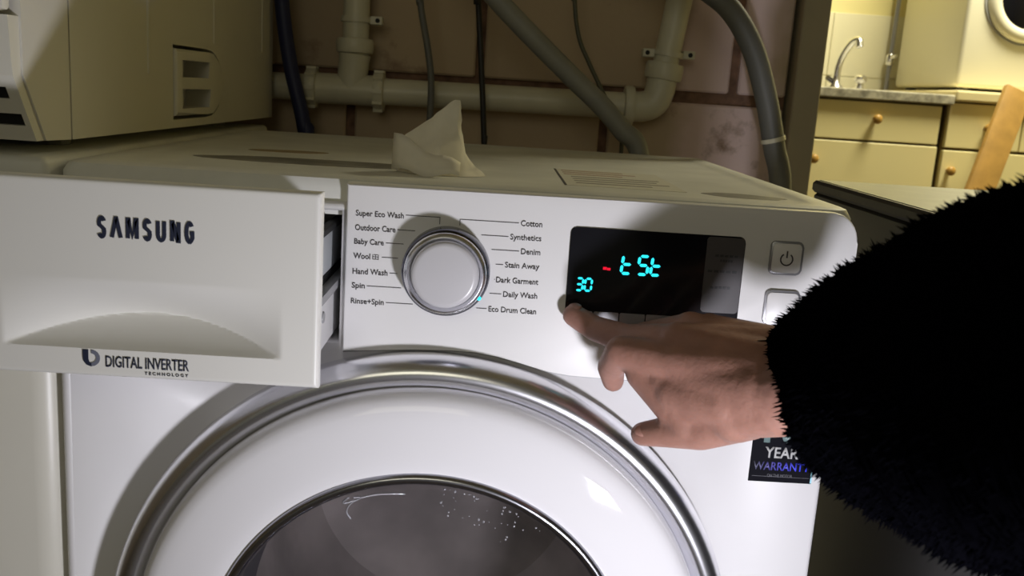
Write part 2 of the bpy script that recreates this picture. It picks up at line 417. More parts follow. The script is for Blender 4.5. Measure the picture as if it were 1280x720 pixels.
# program dial
dial = obj('program_dial', lathe([(0, -.0295), (.0205, -.0300), (.0232, -.0294), (.0246, -.0275), (.0252, -.024), (.0255, -.0045), (0, -.0045)], KX, KZ, 72), mat('dial_cap_white', (0.57, 0.56, 0.58), 0.3), W, 50)
obj('dial_ring', lathe([(.0256, -.0235), (.0275, -.0262), (.0295, -.0255), (.0305, -.0225)], KX, KZ, 72), CHROME, dial, 60)
obj('dial_skirt', lathe([(.0300, -.0225), (.0318, -.0210), (.0328, -.0170), (.0330, -.0045)], KX, KZ, 72), DCHROME, dial, 60)
obj('indicator_light', lathe_on([(0, .0016), (.0013, .0012), (.0017, 0)], (0.0196, -.0222, 0.7702), (0, -1, 0), 12), CYAN, dial, 60)
# display
D = obj('display', prism(rrect(0.0850, 0.2165, 0.7515, 0.8255, 0.0045), -0.0056, 0.0, 0.0005, 1), BLACKG, W, 30)
obj('reflection_pane', prism(rrect(0.1875, 0.2160, 0.7665, 0.8245, 0.003), -0.0059, -0.0050), REFLG, D)  # reflected light at the display's right end, put in as grey
for x0, x1, zz in ((.1945, .2125, .8105), (.1985, .2085, .8068), (.190, .213, .7985), (.1935, .2090, .7860)):
    n_ = 5
    bm = bmesh.new()
    for k in range(n_):
        a = x0+(x1-x0)*k/n_; box(a, a+(x1-x0)/n_*0.75, -0.0062, -0.0058, zz-0.0009, zz+0.0009, bm=bm)
    obj('faint_lettering', bm, mat('dim_display_ink', (0.03, 0.03, 0.035), 0.5), D)
for k in range(5):
    x0 = 0.0868+k*0.0200
    obj('touch_key', prism(rrect(x0, x0+0.0192, 0.7522, 0.7618, 0.001, 2), -0.0060, -0.0050), SILVER if k >= 1 else GREYP, D)
SEG = {'t': 'defg', 'S': 'afgcd', '3': 'abgcd', '0': 'abcdef'}
def digit(ch, x, z, w_, h, t, sh):
    b = bmesh.new()
    def bar(p, q):
        (x0, z0), (x1, z1) = p, q; dx, dz = x1-x0, z1-z0; L = math.hypot(dx, dz); ux, uz = dx/L, dz/L; nx, nz = -uz, ux; g = t*0.25; e = t*0.5
        pts = [(x0+ux*g, z0+uz*g), (x0+ux*(g+e)+nx*e, z0+uz*(g+e)+nz*e), (x1-ux*(g+e)+nx*e, z1-uz*(g+e)+nz*e), (x1-ux*g, z1-uz*g), (x1-ux*(g+e)-nx*e, z1-uz*(g+e)-nz*e), (x0+ux*(g+e)-nx*e, z0+uz*(g+e)-nz*e)]
        a = [b.verts.new((x+px+pz*sh, -0.0062, z+pz)) for px, pz in pts]; c = [b.verts.new((x+px+pz*sh, -0.0055, z+pz)) for px, pz in pts]
        b.faces.new(a); b.faces.new(c[::-1])
        for i in range(6): b.faces.new((a[i], c[i], c[(i+1) % 6], a[(i+1) % 6]))
    S = {'a': ((0, h), (w_, h)), 'b': ((w_, h/2), (w_, h)), 'c': ((w_, 0), (w_, h/2)), 'd': ((0, 0), (w_, 0)), 'e': ((0, 0), (0, h/2)), 'f': ((0, h/2), (0, h)), 'g': ((0, h/2), (w_, h/2))}
    for s in SEG[ch]: bar(*S[s])
    return b
for ch, x in (('t', .1248), ('S', .1371), ('t', .1470)): obj('digit', digit(ch, x, .7926, .0072, .0138, .0022, .08), CYAN, D)
for ch, x in (('3', .0918), ('0', .0984)): obj('digit', digit(ch, x, .7776, .0048, .0092, .0016, .06), CYAN, D)
bm = bmesh.new(); box(.1112, .1140, -.0062, -.0055, .7945, .7965, bm=bm); box(.1143, .1168, -.0062, -.0055, .7942, .7960, bm=bm)
obj('red_indicator', bm, RED, D)
# buttons
def button(name, x0, x1, z0, z1):
    o = obj(name, prism(rrect(x0, x1, z0, z1, 0.004), -0.0068, 0.0, 0.0010, 2), SILVER, W, 30)
    obj('key_cap', prism(rrect(x0+.0017, x1-.0017, z0+.0017, z1-.0017, 0.003), -0.0074, -0.004, 0.0006, 2), PANEL, o, 30)
    return o
pb = button('power_button', .2355, .2605, .7990, .8245)
bm = bmesh.new(); cx, cz, R1, R2 = .2480, .8110, .0050, .0040
arc = [math.radians(a) for a in range(125, 416, 10)]
a_ = [[bm.verts.new((cx+r*math.cos(t), yy, cz+r*math.sin(t))) for t in arc] for r in (R1, R2) for yy in (-.0078, -.0072)]
for i in range(len(arc)-1):
    for A, B in ((a_[0], a_[2]), (a_[0], a_[1]), (a_[2], a_[3])): bm.faces.new((A[i], A[i+1], B[i+1], B[i]))
box(cx-.0005, cx+.0005, -.0078, -.0072, cz+.0012, cz+.0064, bm=bm)
obj('power_symbol', bm, INK, pb)
button('start_button', .2355, .2625, .7600, .7868)

# door
DR = obj('door', lathe([(.2262, -.004), (.2262, -.026), (.2235, -.0345), (.2190, -.0388), (.2130, -.0408), (.2050, -.0418), (.1900, -.0432), (.1780, -.0438), (.1700, -.0436), (.1655, -.0425), (.164, -.030), (.160, -.010)], DX, DZ, 144), DOORW, W, 40)
obj('chrome_trim', lathe([(.2490, .0), (.2500, -.010), (.2488, -.0185), (.2455, -.0250), (.2410, -.0290), (.2370, -.0300), (.2330, -.0290), (.2298, -.0262), (.2275, -.0225), (.2262, -.0180), (.2255, -.008)], DX, DZ, 144), CHROME, DR, 60)
obj('window_bezel', lathe([(.1665, -.0415), (.1650, -.0455), (.1628, -.0470), (.1600, -.0462), (.1575, -.0430), (.1560, -.0370), (.1555, -.010)], DX, DZ, 120), mat('satin_bezel', (0.42, 0.42, 0.46), 0.22, 1.0), DR, 60)
gl = obj('door_glass', lathe([(.1560, -.0340), (.1500, -.0290), (.1440, -.0180), (.1360, -.004), (.122, .012), (.100, .024), (.060, .032), (0, .035), (0, .039), (.062, .036), (.102, .028), (.125, .016), (.140, -.001), (.148, -.015), (.1560, -.0290)], DX, DZ, 96), GLASS, DR, 60)
# droplets, and raised lines shaped to stand in for a reflection in the glass
bm = bmesh.new()
def glass_pt(x, zz):                         # a point on the bowl's front surface
    r = math.hypot(x-DX, zz-DZ); pr = [(.0, .035), (.060, .032), (.100, .024), (.122, .012), (.1360, -.004), (.1440, -.0180), (.1500, -.0290), (.156, -.034)]
    for (r0, y0), (r1, y1) in zip(pr, pr[1:]):
        if r <= r1: return y0+(y1-y0)*(r-r0)/(r1-r0)
    return -.034
for i in range(46):
    a = random.uniform(0.9, 1.5); r = random.uniform(.098, .147)
    x, zz = DX+r*math.cos(a), DZ+r*math.sin(a); s = random.uniform(.0005, .0013)
    bmesh.ops.create_icosphere(bm, subdivisions=1, radius=s, matrix=Matrix.Translation((x, glass_pt(x, zz)-s*.3, zz)))
stuff(obj('water_droplets', bm, WATER, gl, 180))
tr = []
for a, r in ((1.98, .150), (2.03, .146), (2.05, .141), (2.0, .1385), (1.955, .141), (1.97, .146)): tr.append((a, r))
def on_glass(a, r):
    x, zz = DX+r*math.cos(a), DZ+r*math.sin(a); return (x, glass_pt(x, zz)-.0008, zz)
bm = tube([on_glass(*p) for p in tr], .0007, 6, per=6)
tube([on_glass(a, r) for a, r in ((1.96, .1395), (2.02, .137), (2.08, .132), (2.12, .126), (2.14, .118))], .0008, 6, per=6, bm=bm)
tube([on_glass(a, r) for a, r in ((1.96, .1395), (1.88, .137), (1.80, .133), (1.72, .130))], .0006, 6, per=6, bm=bm)
obj('reflection_trail', bm, WATER, gl, 180)
obj('door_gasket', lathe([(.177, .004), (.168, .002), (.160, .012), (.163, .03), (.150, .045), (.155, .07), (.176, .075)], DX, DZ, 96), RUBBER, W, 60)
obj('drum', lathe([(.176, .07), (.174, .30), (.15, .335), (0, .345)], DX, DZ, 96), STEEL, W, 50)

# detergent drawer, pulled out by ten centimetres
XL, XR, ZB, ZT, FY = -0.2990, -0.0830, 0.7190, 0.8500, -0.100
def scoop(x, zz):
    u = (x+0.1985)/0.0905
    if abs(u) >= 1: return 0.0
    k = (1-u*u)**1.05; z0, z1 = 0.7385, 0.7850
    dmax = 0.027*k; zj = z0+0.0195*k
    if zz <= z0 or zz >= z1: return 0.0
    if zz < zj: return dmax*((zz-z0)/(zj-z0))**0.8
    t = (zz-zj)/(z1-zj); return dmax*(1-t)**1.35
def drawer_front():
    b = bmesh.new(); NX, NZ = 150, 110; xs = [XL+(XR-XL)*i/NX for i in range(NX+1)]; zs_ = [ZB+(ZT-ZB)*j/NZ for j in range(NZ+1)]
    def edge(x, zz):
        e = 0.0
        for d in (x-XL, XR-x, zz-ZB, ZT-zz):
            if d < 0.003: e = max(e, 0.003-math.sqrt(max(0, 0.003**2-(0.003-d)**2)))
        return e
    g = [[b.verts.new((x, FY+scoop(x, zz)+edge(x, zz), zz)) for zz in zs_] for x in xs]
    for i in range(NX):
        for j in range(NZ): b.faces.new((g[i][j], g[i+1][j], g[i+1][j+1], g[i][j+1]))
    rim = [g[i][0] for i in range(NX+1)]+[g[NX][j] for j in range(1, NZ+1)]+[g[i][NZ] for i in range(NX-1, -1, -1)]+[g[0][j] for j in range(NZ-1, 0, -1)]
    back = [b.verts.new((v.co.x, FY+0.008, v.co.z)) for v in rim]; n = len(rim)
    for i in range(n): b.faces.new((rim[i], rim[(i+1) % n], back[(i+1) % n], back[i]))
    ins = [b.verts.new((v.co.x+(0.003 if v.co.x < -0.19 else -0.003), v.co.y, v.co.z+(0.003 if v.co.z < 0.78 else -0.003))) for v in back]
    for i in range(n): b.faces.new((back[i], back[(i+1) % n], ins[(i+1) % n], ins[i]))
    return b
DW = obj('detergent_drawer', drawer_front(), DRAWER, W, 45)
obj('tray_front', box(-0.292, -0.0960, FY+0.0285, FY+0.034, 0.7270, 0.8400), PANEL, DW)
obj('tray_side', box(-0.0960, -0.0930, FY+0.0080, FY+0.0290, 0.7265, 0.7660), PANEL, DW)
obj('tray_side', box(-0.0985, -0.0955, FY+0.0080, FY+0.0320, 0.7780, 0.8165), TRAYG, DW)
obj('tray', box(-0.286, -0.0925, FY+0.029, 0.21, 0.7265, 0.7660, 0.002, 1), PANEL, DW, 30)
obj('tray_rail', box(-0.0965, -0.0885, FY+0.031, 0.21, 0.7662, 0.7725), GREYP, DW)
bm = box(-0.286, -0.0955, FY+0.031, 0.20, 0.7664, 0.7780)
obj('tray_gap', bm, DARK, DW)
o = obj('compartment', box(-0.284, -0.0955, FY+0.032, 0.19, 0.7780, 0.8120, 0.003, 2), TRAYG, DW, 30); cut(o, box(-0.276, -0.103, FY+0.040, 0.18, 0.785, 0.83))
obj('compartment_rim', box(-0.0985, -0.0920, FY+0.034, 0.19, 0.8105, 0.8165, 0.001, 1), DARK, DW)
obj('screw_head', lathe_on([(0, .0012), (.004, .001), (.0045, 0)], (-0.0925, -0.035, 0.7520), (1, 0, 0), 16), GREYP, DW, 60)
def ribbon(b, pts, wd, y0, y1):               # a flat stroke of even width with mitred corners
    P_ = [Vector((x, zz)) for x, zz in pts]; L_, R_ = [], []
    for i, p in enumerate(P_):
        d0 = (p-P_[i-1]).normalized() if i else (P_[1]-p).normalized(); d1 = (P_[i+1]-p).normalized() if i < len(P_)-1 else d0
        n_ = Vector((-(d0+d1).y, (d0+d1).x)); n_.normalize(); k = min(1.6, 1/max(.3, n_.dot(Vector((-d0.y, d0.x)))))
        L_.append(p+n_*wd/2*k); R_.append(p-n_*wd/2*k)
    V = [[b.verts.new((q.x, yy, q.y)) for q in Q] for Q in (L_, R_) for yy in (y0, y1)]
    for i in range(len(P_)-1):
        for p, q in ((0, 2), (0, 1), (2, 3)): b.faces.new((V[p][i], V[p][i+1], V[q][i+1], V[q][i]))
    for e in (0, -1): b.faces.new((V[0][e], V[1][e], V[3][e], V[2][e]))
def sarc(cx, cz, rx, rz, a0, a1, n=8): return [(cx+rx*math.cos(math.radians(a0+(a1-a0)*i/n)), cz+rz*math.sin(math.radians(a0+(a1-a0)*i/n))) for i in range(n+1)]
SS = sarc(.5, .74, .38, .26, 20, 180, 7)+[(.15, .62)]+[(.5, .52), (.84, .40)]+sarc(.5, .26, .38, .26, 0, -160, 7)
STROKES = {'S': [SS], 'A': [[(.0, 0), (.46, 1), (.54, 1), (1.0, 0)]], 'M': [[(.04, 0), (.04, .98), (.16, .98), (.5, .10), (.84, .98), (.96, .98), (.96, 0)]],
           'U': [[(.08, 1), (.08, .32)]+sarc(.5, .30, .42, .30, 180, 360, 8)+[(.92, .32), (.92, 1)]], 'N': [[(.06, 0), (.06, .98), (.18, .98), (.82, .02), (.94, .02), (.94, 1)]],
           'G': [sarc(.5, .5, .42, .5, 40, 320, 14)[:-1]+[(.90, .22), (.90, .48), (.55, .48)]]}
lx, W_, H_ = -0.2262, (0.0625-6*0.0021)/7, 0.0124
for ch, f in zip('SAMSUNG', (.90, 1.10, 1.18, .90, 0.98, 0.98, .96)):
    bm = bmesh.new(); ww = W_*f
    for st_ in STROKES[ch]: ribbon(bm, [(lx+.0011+px*(ww-.0022), +.8120+.0011+pz*(H_-.0)-(lx+.2262)*0.004) for px, pz in st_], .0025, FY-.0006, FY+.0001)
    obj('brand_lettering', bm, NAVYINK, DW); lx += ww+.0021
text('slogan_lettering', 'DIGITAL INVERTER', -0.2225, 0.7262, 0.0545, 0.0078, FY-0.0001, NAVYINK, DW, 'L', 0.012)
text('small_lettering', 'T E C H N O L O G Y', -0.1970, 0.7222, 0.0285, 0.0021, FY-0.0001, NAVYINK, DW, 'L', 0.012)
def logo():
    b = bmesh.new()
    def strip(outer, inner):
        n = len(outer); A = [[b.verts.new((x, yy, zz)) for x, zz in pts] for pts in (outer, inner) for yy in (FY-.0006, FY)]
        for i in range(n-1):
            for p, q in ((0, 2), (0, 1), (2, 3)): b.faces.new((A[p][i], A[p][i+1], A[q][i+1], A[q][i]))
        b.faces.new((A[0][0], A[1][0], A[3][0], A[2][0])); b.faces.new((A[0][-1], A[1][-1], A[3][-1], A[2][-1]))
    cx, cz, R = -0.2318, 0.7318, 0.0056
    t = [math.radians(a) for a in range(270, 451, 15)]
    strip([(cx+R*math.cos(a), cz+R*math.sin(a)) for a in t], [(cx+R*.55*math.cos(a), cz+R*.55*math.sin(a)) for a in t])
    return b, cx, cz, R
lb, cx, cz, R = logo(); obj('logo_ring', lb, mat('logo_grey', (0.16, 0.17, 0.22), 0.5), DW)
lb = prism([(cx-R, cz+R), (cx-R*.35, cz+R), (cx-R*.35, cz-R*.2), (cx-R*.25, cz-R*.5), (cx, cz-R*.62), (cx, cz-R*1.05), (cx-R*.6, cz-R*.85), (cx-R*.93, cz-R*.4), (cx-R, cz)], FY-.0006, FY)
obj('logo_stem', lb, NAVYINK, DW)

# warranty sticker
S = obj('warranty_sticker', box(0.2415, 0.2920, -0.0009, 0.0005, 0.6305, 0.7040), STICK, W)
SY = -0.0010
text('sticker_lettering', '10', 0.2500, 0.6630, 0.0290, 0.0340, SY, TEAL, S, 'L', 0.02)
text('sticker_lettering', 'YEAR', 0.2520, 0.6508, 0.0270, 0.0092, SY, LGREY, S, 'L', 0.02)
text('sticker_lettering', 'WARRANTY', 0.2440, 0.6405, 0.0450, 0.0070, SY, FOIL_SHEEN, S, 'L', 0.012)
obj('sticker_line', box(0.2440, 0.2900, -0.0012, -0.0008, 0.6350, 0.6353), DGREY, S)
text('sticker_lettering', 'ON THE MOTOR', 0.2560, 0.6348, 0.0200, 0.0026, SY, DGREY, S, 'L')
obj('sticker_edge', box(0.2908, 0.2920, -0.0012, -0.0008, 0.6310, 0.6440), IRID, S)
for x in (-0.25, 0.25):
    for y in (0.06, 0.50): obj('foot', lathe_on([(0, 0), (.02, 0), (.02, .006), (.01, .013), (0, .013)], (x, y, 0), (0, 0, 1), 12), RUBBER, W)

# ------------------------------------------------------------------ neighbour appliance and the dryer on it
N = thing('neighbouring_appliance', 'old white appliance with rounded front edge standing under the tumble dryer', 'appliance', (-0.61, 0.3, 0))
obj('cabinet', box(-0.91, -0.3017, 0.0, 0.64, 0.0, 0.826, 0.021, 7), OLDW, N, 30)
obj('top_panel', box(-0.912, -0.302, -0.004, 0.665, 0.825, 0.852, 0.006, 3), LID, N, 30)

T = thing('tumble_dryer', 'white tumble dryer with side grip and front vent slots on the left appliance', 'dryer', (-0.62, 0.35, 0.852))
TX = -0.305
prof = [(-0.0265, 0.910), (0.0041, 0.8635), (0.0476, 0.8622), (0.6995, 0.8622), (0.6995, 1.70), (-0.035, 1.70)]
b = bmesh.new(); a = [b.verts.new((TX, y, z)) for y, z in prof]; c = [b.verts.new((-0.92, y, z)) for y, z in prof]
b.faces.new(a); b.faces.new(c[::-1])
for i in range(len(prof)): b.faces.new((a[i], c[i], c[(i+1) % len(prof)], a[(i+1) % len(prof)]))
body = obj('cabinet', b, DRYW, T)
# grip: a D-shaped pad with two pockets, let into the side
def yz_prism(pts, x0, x1, bevel=0):
    b = bmesh.new(); A = [b.verts.new((x0, y, z)) for y, z in pts]; B = [b.verts.new((x1, y, z)) for y, z in pts]; f0 = b.faces.new(B); b.faces.new(A[::-1]); n = len(pts)
    for i in range(n): b.faces.new((A[i], A[(i+1) % n], B[(i+1) % n], B[i]))
    if bevel: bmesh.ops.bevel(b, geom=list(f0.edges), offset=bevel, segments=3, profile=0.5, affect='EDGES')
    return b
def dshape(g=0.0):
    pts = [(0.280+g*.5, 0.874+g), (0.280+g*.5, 0.942-g)]
    for i in range(13):
        t = PI/2-PI*i/12; pts.append((0.385+(0.062-g)*math.cos(t)**0.8 if math.cos(t) > 1e-6 else 0.385, 0.908+(0.034-g)*math.sin(t)))
    return pts
cut(body, yz_prism(dshape(-0.0035), -0.345, TX+0.01))
for y in (0.211, 0.4173, 0.638):             # pressed ribs
    obj('rib', box(TX-0.002, TX+0.0012, y-0.003, y+0.003, 0.915 if y < .25 else 0.952, 1.66, 0.0011, 2), DRYW, T, 40)
cut(body, box(TX-0.0025, TX+0.01, 0.0447, 0.0472, 0.84, 1.66))
pad = obj('side_grip', yz_prism(dshape(0.0), -0.344, TX+0.003, 0.004), DRYW, T, 40)
cut(pad, yz_prism([(0.299, 0.9135), (0.299, 0.931), (0.392, 0.931), (0.386, 0.9135)], -0.330, 0))
cut(pad, yz_prism([(0.299, 0.8815), (0.299, 0.9015), (0.395, 0.9015), (0.390, 0.8815)], -0.330, 0))
# front: door panel above, slanted vent panel of bars below
obj('front_panel', box(-0.918, TX-0.004, -0.043, -0.031, 0.952, 1.69, 0.004, 2), OLDW, T, 30)
def slant(zz): return -0.0265+(0.910-zz)*0.660 if zz < 0.910 else -0.0265-(zz-0.910)*0.10
vb = bmesh.new(); gaps = [(0.9095, 0.918, -0.319), (0.8935, 0.9015, -0.3145), (0.8745, 0.8830, -0.3105)]
def vbar(z0, z1, x1=-0.3065, x0=-0.915, off=0.012):
    pts = [(slant(z0)-off, z0), (slant(z0)+0.004, z0), (slant(z1)+0.004, z1), (slant(z1)-off, z1)]
    A = [vb.verts.new((x0, y, z)) for y, z in pts]; B = [vb.verts.new((x1, y, z)) for y, z in pts]
    vb.faces.new(A); vb.faces.new(B[::-1])
    for i in range(4): vb.faces.new((A[i], A[(i+1) % 4], B[(i+1) % 4], B[i]))
for z0, z1 in ((0.8635, 0.8745), (0.8830, 0.8935), (0.9015, 0.9095), (0.918, 0.9495)):
    vbar(z0, z1); obj('vent_bar', vb, OLDW, T); vb = bmesh.new()
for z0, z1, x in gaps: vbar(z0, z1, x0=x)
obj('vent_end', vb, OLDW, T)
vb = bmesh.new()
for z0, z1, x in gaps: vbar(z0, z1, x1=x, off=0.0020)
obj('vent_slot', vb, DARK, T)
obj('door_ring', lathe([(.150, 0), (.155, -.012), (.165, -.016), (.178, -.012), (.182, 0)], -0.54, 1.13, 48, cy=-0.043), OLDW, T, 60)
obj('door_window', lathe([(0, -.004), (.14, -.004), (.15, 0)], -0.54, 1.13, 48, cy=-0.043), DARK, T, 60)
for x in (-0.86, -0.36):
    for y in (0.12, 0.58): obj('foot', lathe_on([(0, 0), (.02, 0), (.02, .010), (0, .010)], (x, y, 0.852), (0, 0, 1), 12), RUBBER, T)

# black-sided appliance on the right
K = thing('dark_appliance', 'black sided appliance with grey green top beyond the fleece sleeve', 'appliance', (0.66, 0.0, 0))
obj('cabinet', box(0.362, 0.96, -0.20, 0.288, 0, 0.838, 0.003, 1), BLACKA, K)
obj('top_panel', box(0.360, 0.962, -0.205, 0.291, 0.838, 0.8505, 0.003, 1), BLACKA, K)['label'] = 'black edged slab'
obj('top_inlay', box(0.366, 0.957, -0.20, 0.286, 0.8495, 0.8512), GREYTOP, K)['label'] = 'grey green surface'

# ------------------------------------------------------------------ crumpled tissue on the lid
def tissue():
    rings = [(0.8488, [(-.058, .105), (-.044, .088), (-.018, .082), (.006, .088), (.018, .104), (.012, .128), (-.012, .140), (-.042, .132)]),
             (0.8550, [(-.055, .108), (-.043, .094), (-.018, .090), (.001, .096), (.008, .108), (.002, .126), (-.012, .134), (-.040, .128)]),
             (0.8680, [(-.056, .112), (-.044, .103), (-.020, .095), (-.003, .103), (.000, .112), (-.003, .122), (-.016, .128), (-.044, .122)]),
             (0.8800, [(-.054, .115), (-.046, .110), (-.024, .104), (-.006, .109), (-.003, .114), (-.006, .120), (-.020, .123), (-.044, .120)]),
             (0.8910, [(-.036, .115), (-.031, .112), (-.022, .109), (-.010, .111), (-.006, .115), (-.010, .118), (-.020, .119), (-.030, .118)]),
             (0.9020, [(-.023, .115), (-.020, .1135), (-.016, .1125), (-.010, .113), (-.0075, .115), (-.010, .1165), (-.016, .117), (-.020, .1165)]),
             (0.9105, [(-.0125, .115), (-.012, .1145), (-.0105, .114), (-.009, .1145), (-.0085, .115), (-.009, .1155), (-.0105, .116), (-.012, .1155)])]
    b = bmesh.new(); R = []
    for k, (z, pts) in enumerate(rings):
        R.append([b.verts.new((x, y, z+(random.uniform(-.002, .002) if 0 < k < 6 else 0))) for x, y in pts])
    for A, B in zip(R, R[1:]):
        for i in range(8): b.faces.new((A[i], A[(i+1) % 8], B[(i+1) % 8], B[i]))
    b.faces.new(R[0][::-1]); b.faces.new(R[-1])
    bmesh.ops.subdivide_edges(b, edges=b.edges[:], cuts=2, use_grid_fill=True)
    for v in b.verts:
        if v.co.z > 0.850:
            d = noise.noise_vector(v.co*55)*0.0035 + noise.noise_vector(v.co*140)*0.0012; v.co += Vector((d.x, d.y, d.z*.5))
            v.co.z = max(v.co.z, 0.8492)
    return b
ti = tag(obj('crumpled_tissue', tissue(), TISSUE, None, 35), 'crumpled white tissue standing in a peak on the washer lid', 'tissue')
fb = bmesh.new(); g_ = []
for i in range(9):
    t = i/8; g_.append([fb.verts.new(Vector((-.061+.058*t, .100-.022*t-.010*math.sin(t*PI)-k*.003, .881-.021*t-(.0100-.0068*t)*k+.0025*math.sin(t*9)))) for k in range(4)])
for i in range(8):
    for k in range(3): fb.faces.new((g_[i][k], g_[i+1][k], g_[i+1][k+1], g_[i][k+1]))
fl = obj('paper_fold', fb, TISSUE, ti, 180); so = fl.modifiers.new('t', 'SOLIDIFY'); so.thickness = 0.0012; bake(fl)

# ------------------------------------------------------------------ pipes, hoses and cables behind
Pp = thing('waste_pipe', 'white plastic waste pipe with tee and elbow running along the block wall', 'pipe', (0.0, 0.742, 0.905))
PR = 0.0195; YP = 0.742
obj('horizontal_pipe', tube([(-0.62, YP, 0.905), (0.23, YP, 0.9115)], PR, 20, False), PVC, Pp, 50)
def coupling(name, p, axis, r, L, par=Pp):
    return obj(name, lathe_on([(PR, -L/2), (r, -L/2+.001), (r+.0015, -L/4), (r+.0015, L/4), (r, L/2-.001), (PR, L/2)], p, axis, 20), PVC, par, 40)
tee = obj('tee', lathe_on([(PR, -.052), (.0225, -.050), (.0225, .050), (PR, .052)], (-0.203, YP, 0.9082), (1, 0, 0.008), 20), PVC, Pp, 40)
obj('tee_branch', lathe_on([(.0225, -.01), (.0225, .035), (.024, .045), (PR, .047)], (-0.197, YP, 0.915), (0.08, 0, 1), 20), PVC, tee, 40)
for x in (-0.2555, -0.1555): 
    nut = coupling('pipe_nut', (x, YP, 0.9085), (1, 0, 0.008), 0.0275, 0.017)
    bm = bmesh.new()
    for k in range(10):
        a = 2*PI*k/10; q = Vector((x, YP+.029*math.cos(a), 0.9085+.029*math.sin(a)))
        bmesh.ops.create_cube(bm, size=1, matrix=Matrix.Translation(q) @ Matrix.Rotation(-a, 4, 'X') @ Matrix.Diagonal((.014, .004, .006, 1)))
    obj('grip_rib', bm, PVC, nut)
obj('riser_pipe', tube([(-0.193, YP, 0.955), (-0.188, YP, 2.395)], PR, 20, False), PVC, Pp, 50)
coupling('pipe_socket', (-0.1935, YP, 0.9725), (0, 0, 1), 0.0265, 0.022)
elb = obj('elbow', tube([(0.215, YP, 0.9110), (0.240, YP, 0.9115), (0.257, YP, 0.919), (0.2645, YP, 0.936), (0.2665, YP, 0.958)], 0.0225, 20), PVC, Pp, 50)
coupling('pipe_nut', (0.2195, YP, 0.9115), (1, 0, 0.01), 0.0285, 0.016)
coupling('pipe_socket', (0.2680, YP, 0.9650), (0.12, 0, 1), 0.0270, 0.026)
obj('riser_pipe', tube([(0.268, YP, 0.965), (0.447, YP, 2.395)], PR, 20, False), PVC, Pp, 50)
def clip(p, axis, side):
    c = obj('pipe_clip', lathe_on([(PR, -.004), (.023, -.004), (.023, .004), (PR, .004)], p, axis, 20), PVC, Pp, 40)
    for s in side:
        obj('clip_lug', box(p[0]+s*.021-(.018 if s < 0 else 0), p[0]+s*.021+(.018 if s > 0 else 0), YP-.008, YP+.008, p[2]-.006, p[2]+.006, .001, 1), PVC, c)
        obj('screw', lathe_on([(0, .002), (.003, .0015), (.0035, 0)], (p[0]+s*.032, YP-.008, p[2]), (0, -1, 0), 10), DARK, c)
clip((-0.1925, YP, 1.010), (0, 0, 1), (1,)); clip((0.2720, YP, 0.9905), (0.12, 0, 1), (-1, 1))
for nm, m, lab, cat, pts, r, corr in (
    ('drain_hose', HOSEG, 'thick grey hose slanting down to the lid back between the pipe risers', 'hose', [(-.16, .70, 1.50), (-.11, .64, 1.22), (-.03, .60, 1.085), (.010, .60, 1.043), (.062, .60, .996), (.117, .60, .949), (.163, .60, .911), (.194, .60, .880), (.222, .60, .845), (.24, .60, .70), (.25, .60, .03)], .0138, 0),
    ('drain_hose', HOSED, 'thick dark grey hose arching down beside the door frame on the right', 'hose', [(.03, .70, 1.55), (.06, .68, 1.30), (.13, .64, 1.16), (.22, .62, 1.115), (.290, .62, 1.075), (.331, .62, 1.047), (.366, .62, .999), (.392, .62, .935), (.411, .62, .870), (.428, .62, .80), (.43, .62, .60), (.42, .62, .03)], .0155, 0),
    ('cable', HOSED, 'thin grey cable hanging in front of the horizontal pipe, left of the black one', 'cable', [(-.12, .72, 2.38), (-.11, .72, 1.7), (-.098, .69, 1.10), (-.095, .69, 1.037), (-.082, .69, .975), (-.075, .69, .93), (-.074, .69, .88), (-.074, .69, .80), (-.07, .69, .02)], .0048, 0),
    ('cable', BLACKC, 'straight black cable hanging down the middle of the block wall', 'cable', [(-.04, .72, 2.38), (-.03, .72, 1.7), (-.018, .69, 1.10), (-.013, .69, 1.042), (-.004, .69, .955), (.006, .69, .85), (.007, .69, .78), (.01, .69, .02)], .0042, 0),
    ('cable', GREENC, 'thin dull green cable curving behind the slanting grey hose', 'cable', [(.16, .72, 2.38), (.13, .72, 1.7), (.122, .70, 1.12), (.124, .70, 1.055), (.134, .70, 1.004), (.153, .70, .966), (.172, .70, .933), (.20, .70, .88), (.21, .70, .80), (.21, .70, .02)], .0032, 0),
    ('supply_hose', NAVY, 'dark navy hose hanging close to the tumble dryer back corner', 'hose', [(-.280, .72, 2.38), (-.286, .715, 1.6), (-.291, .695, 1.25), (-.2928, .690, 1.10), (-.2905, .690, 1.025), (-.277, .690, .938), (-.256, .690, .852), (-.25, .69, .77), (-.25, .69, .02)], .0105, 0)):
    tag(obj(nm, tube(pts, r, 14), m, None, 60), lab, cat)
ho = [o for o in bpy.data.objects if o.name.startswith('drain_hose')][1]
obj('cable_tie', lathe_on([(.0158, -.003), (.0172, -.003), (.0172, .003), (.0158, .003)], (.4085, .62, .879), (-.3, 0, 1), 16), PVC, ho, 60)['label'] = 'pale cable tie'

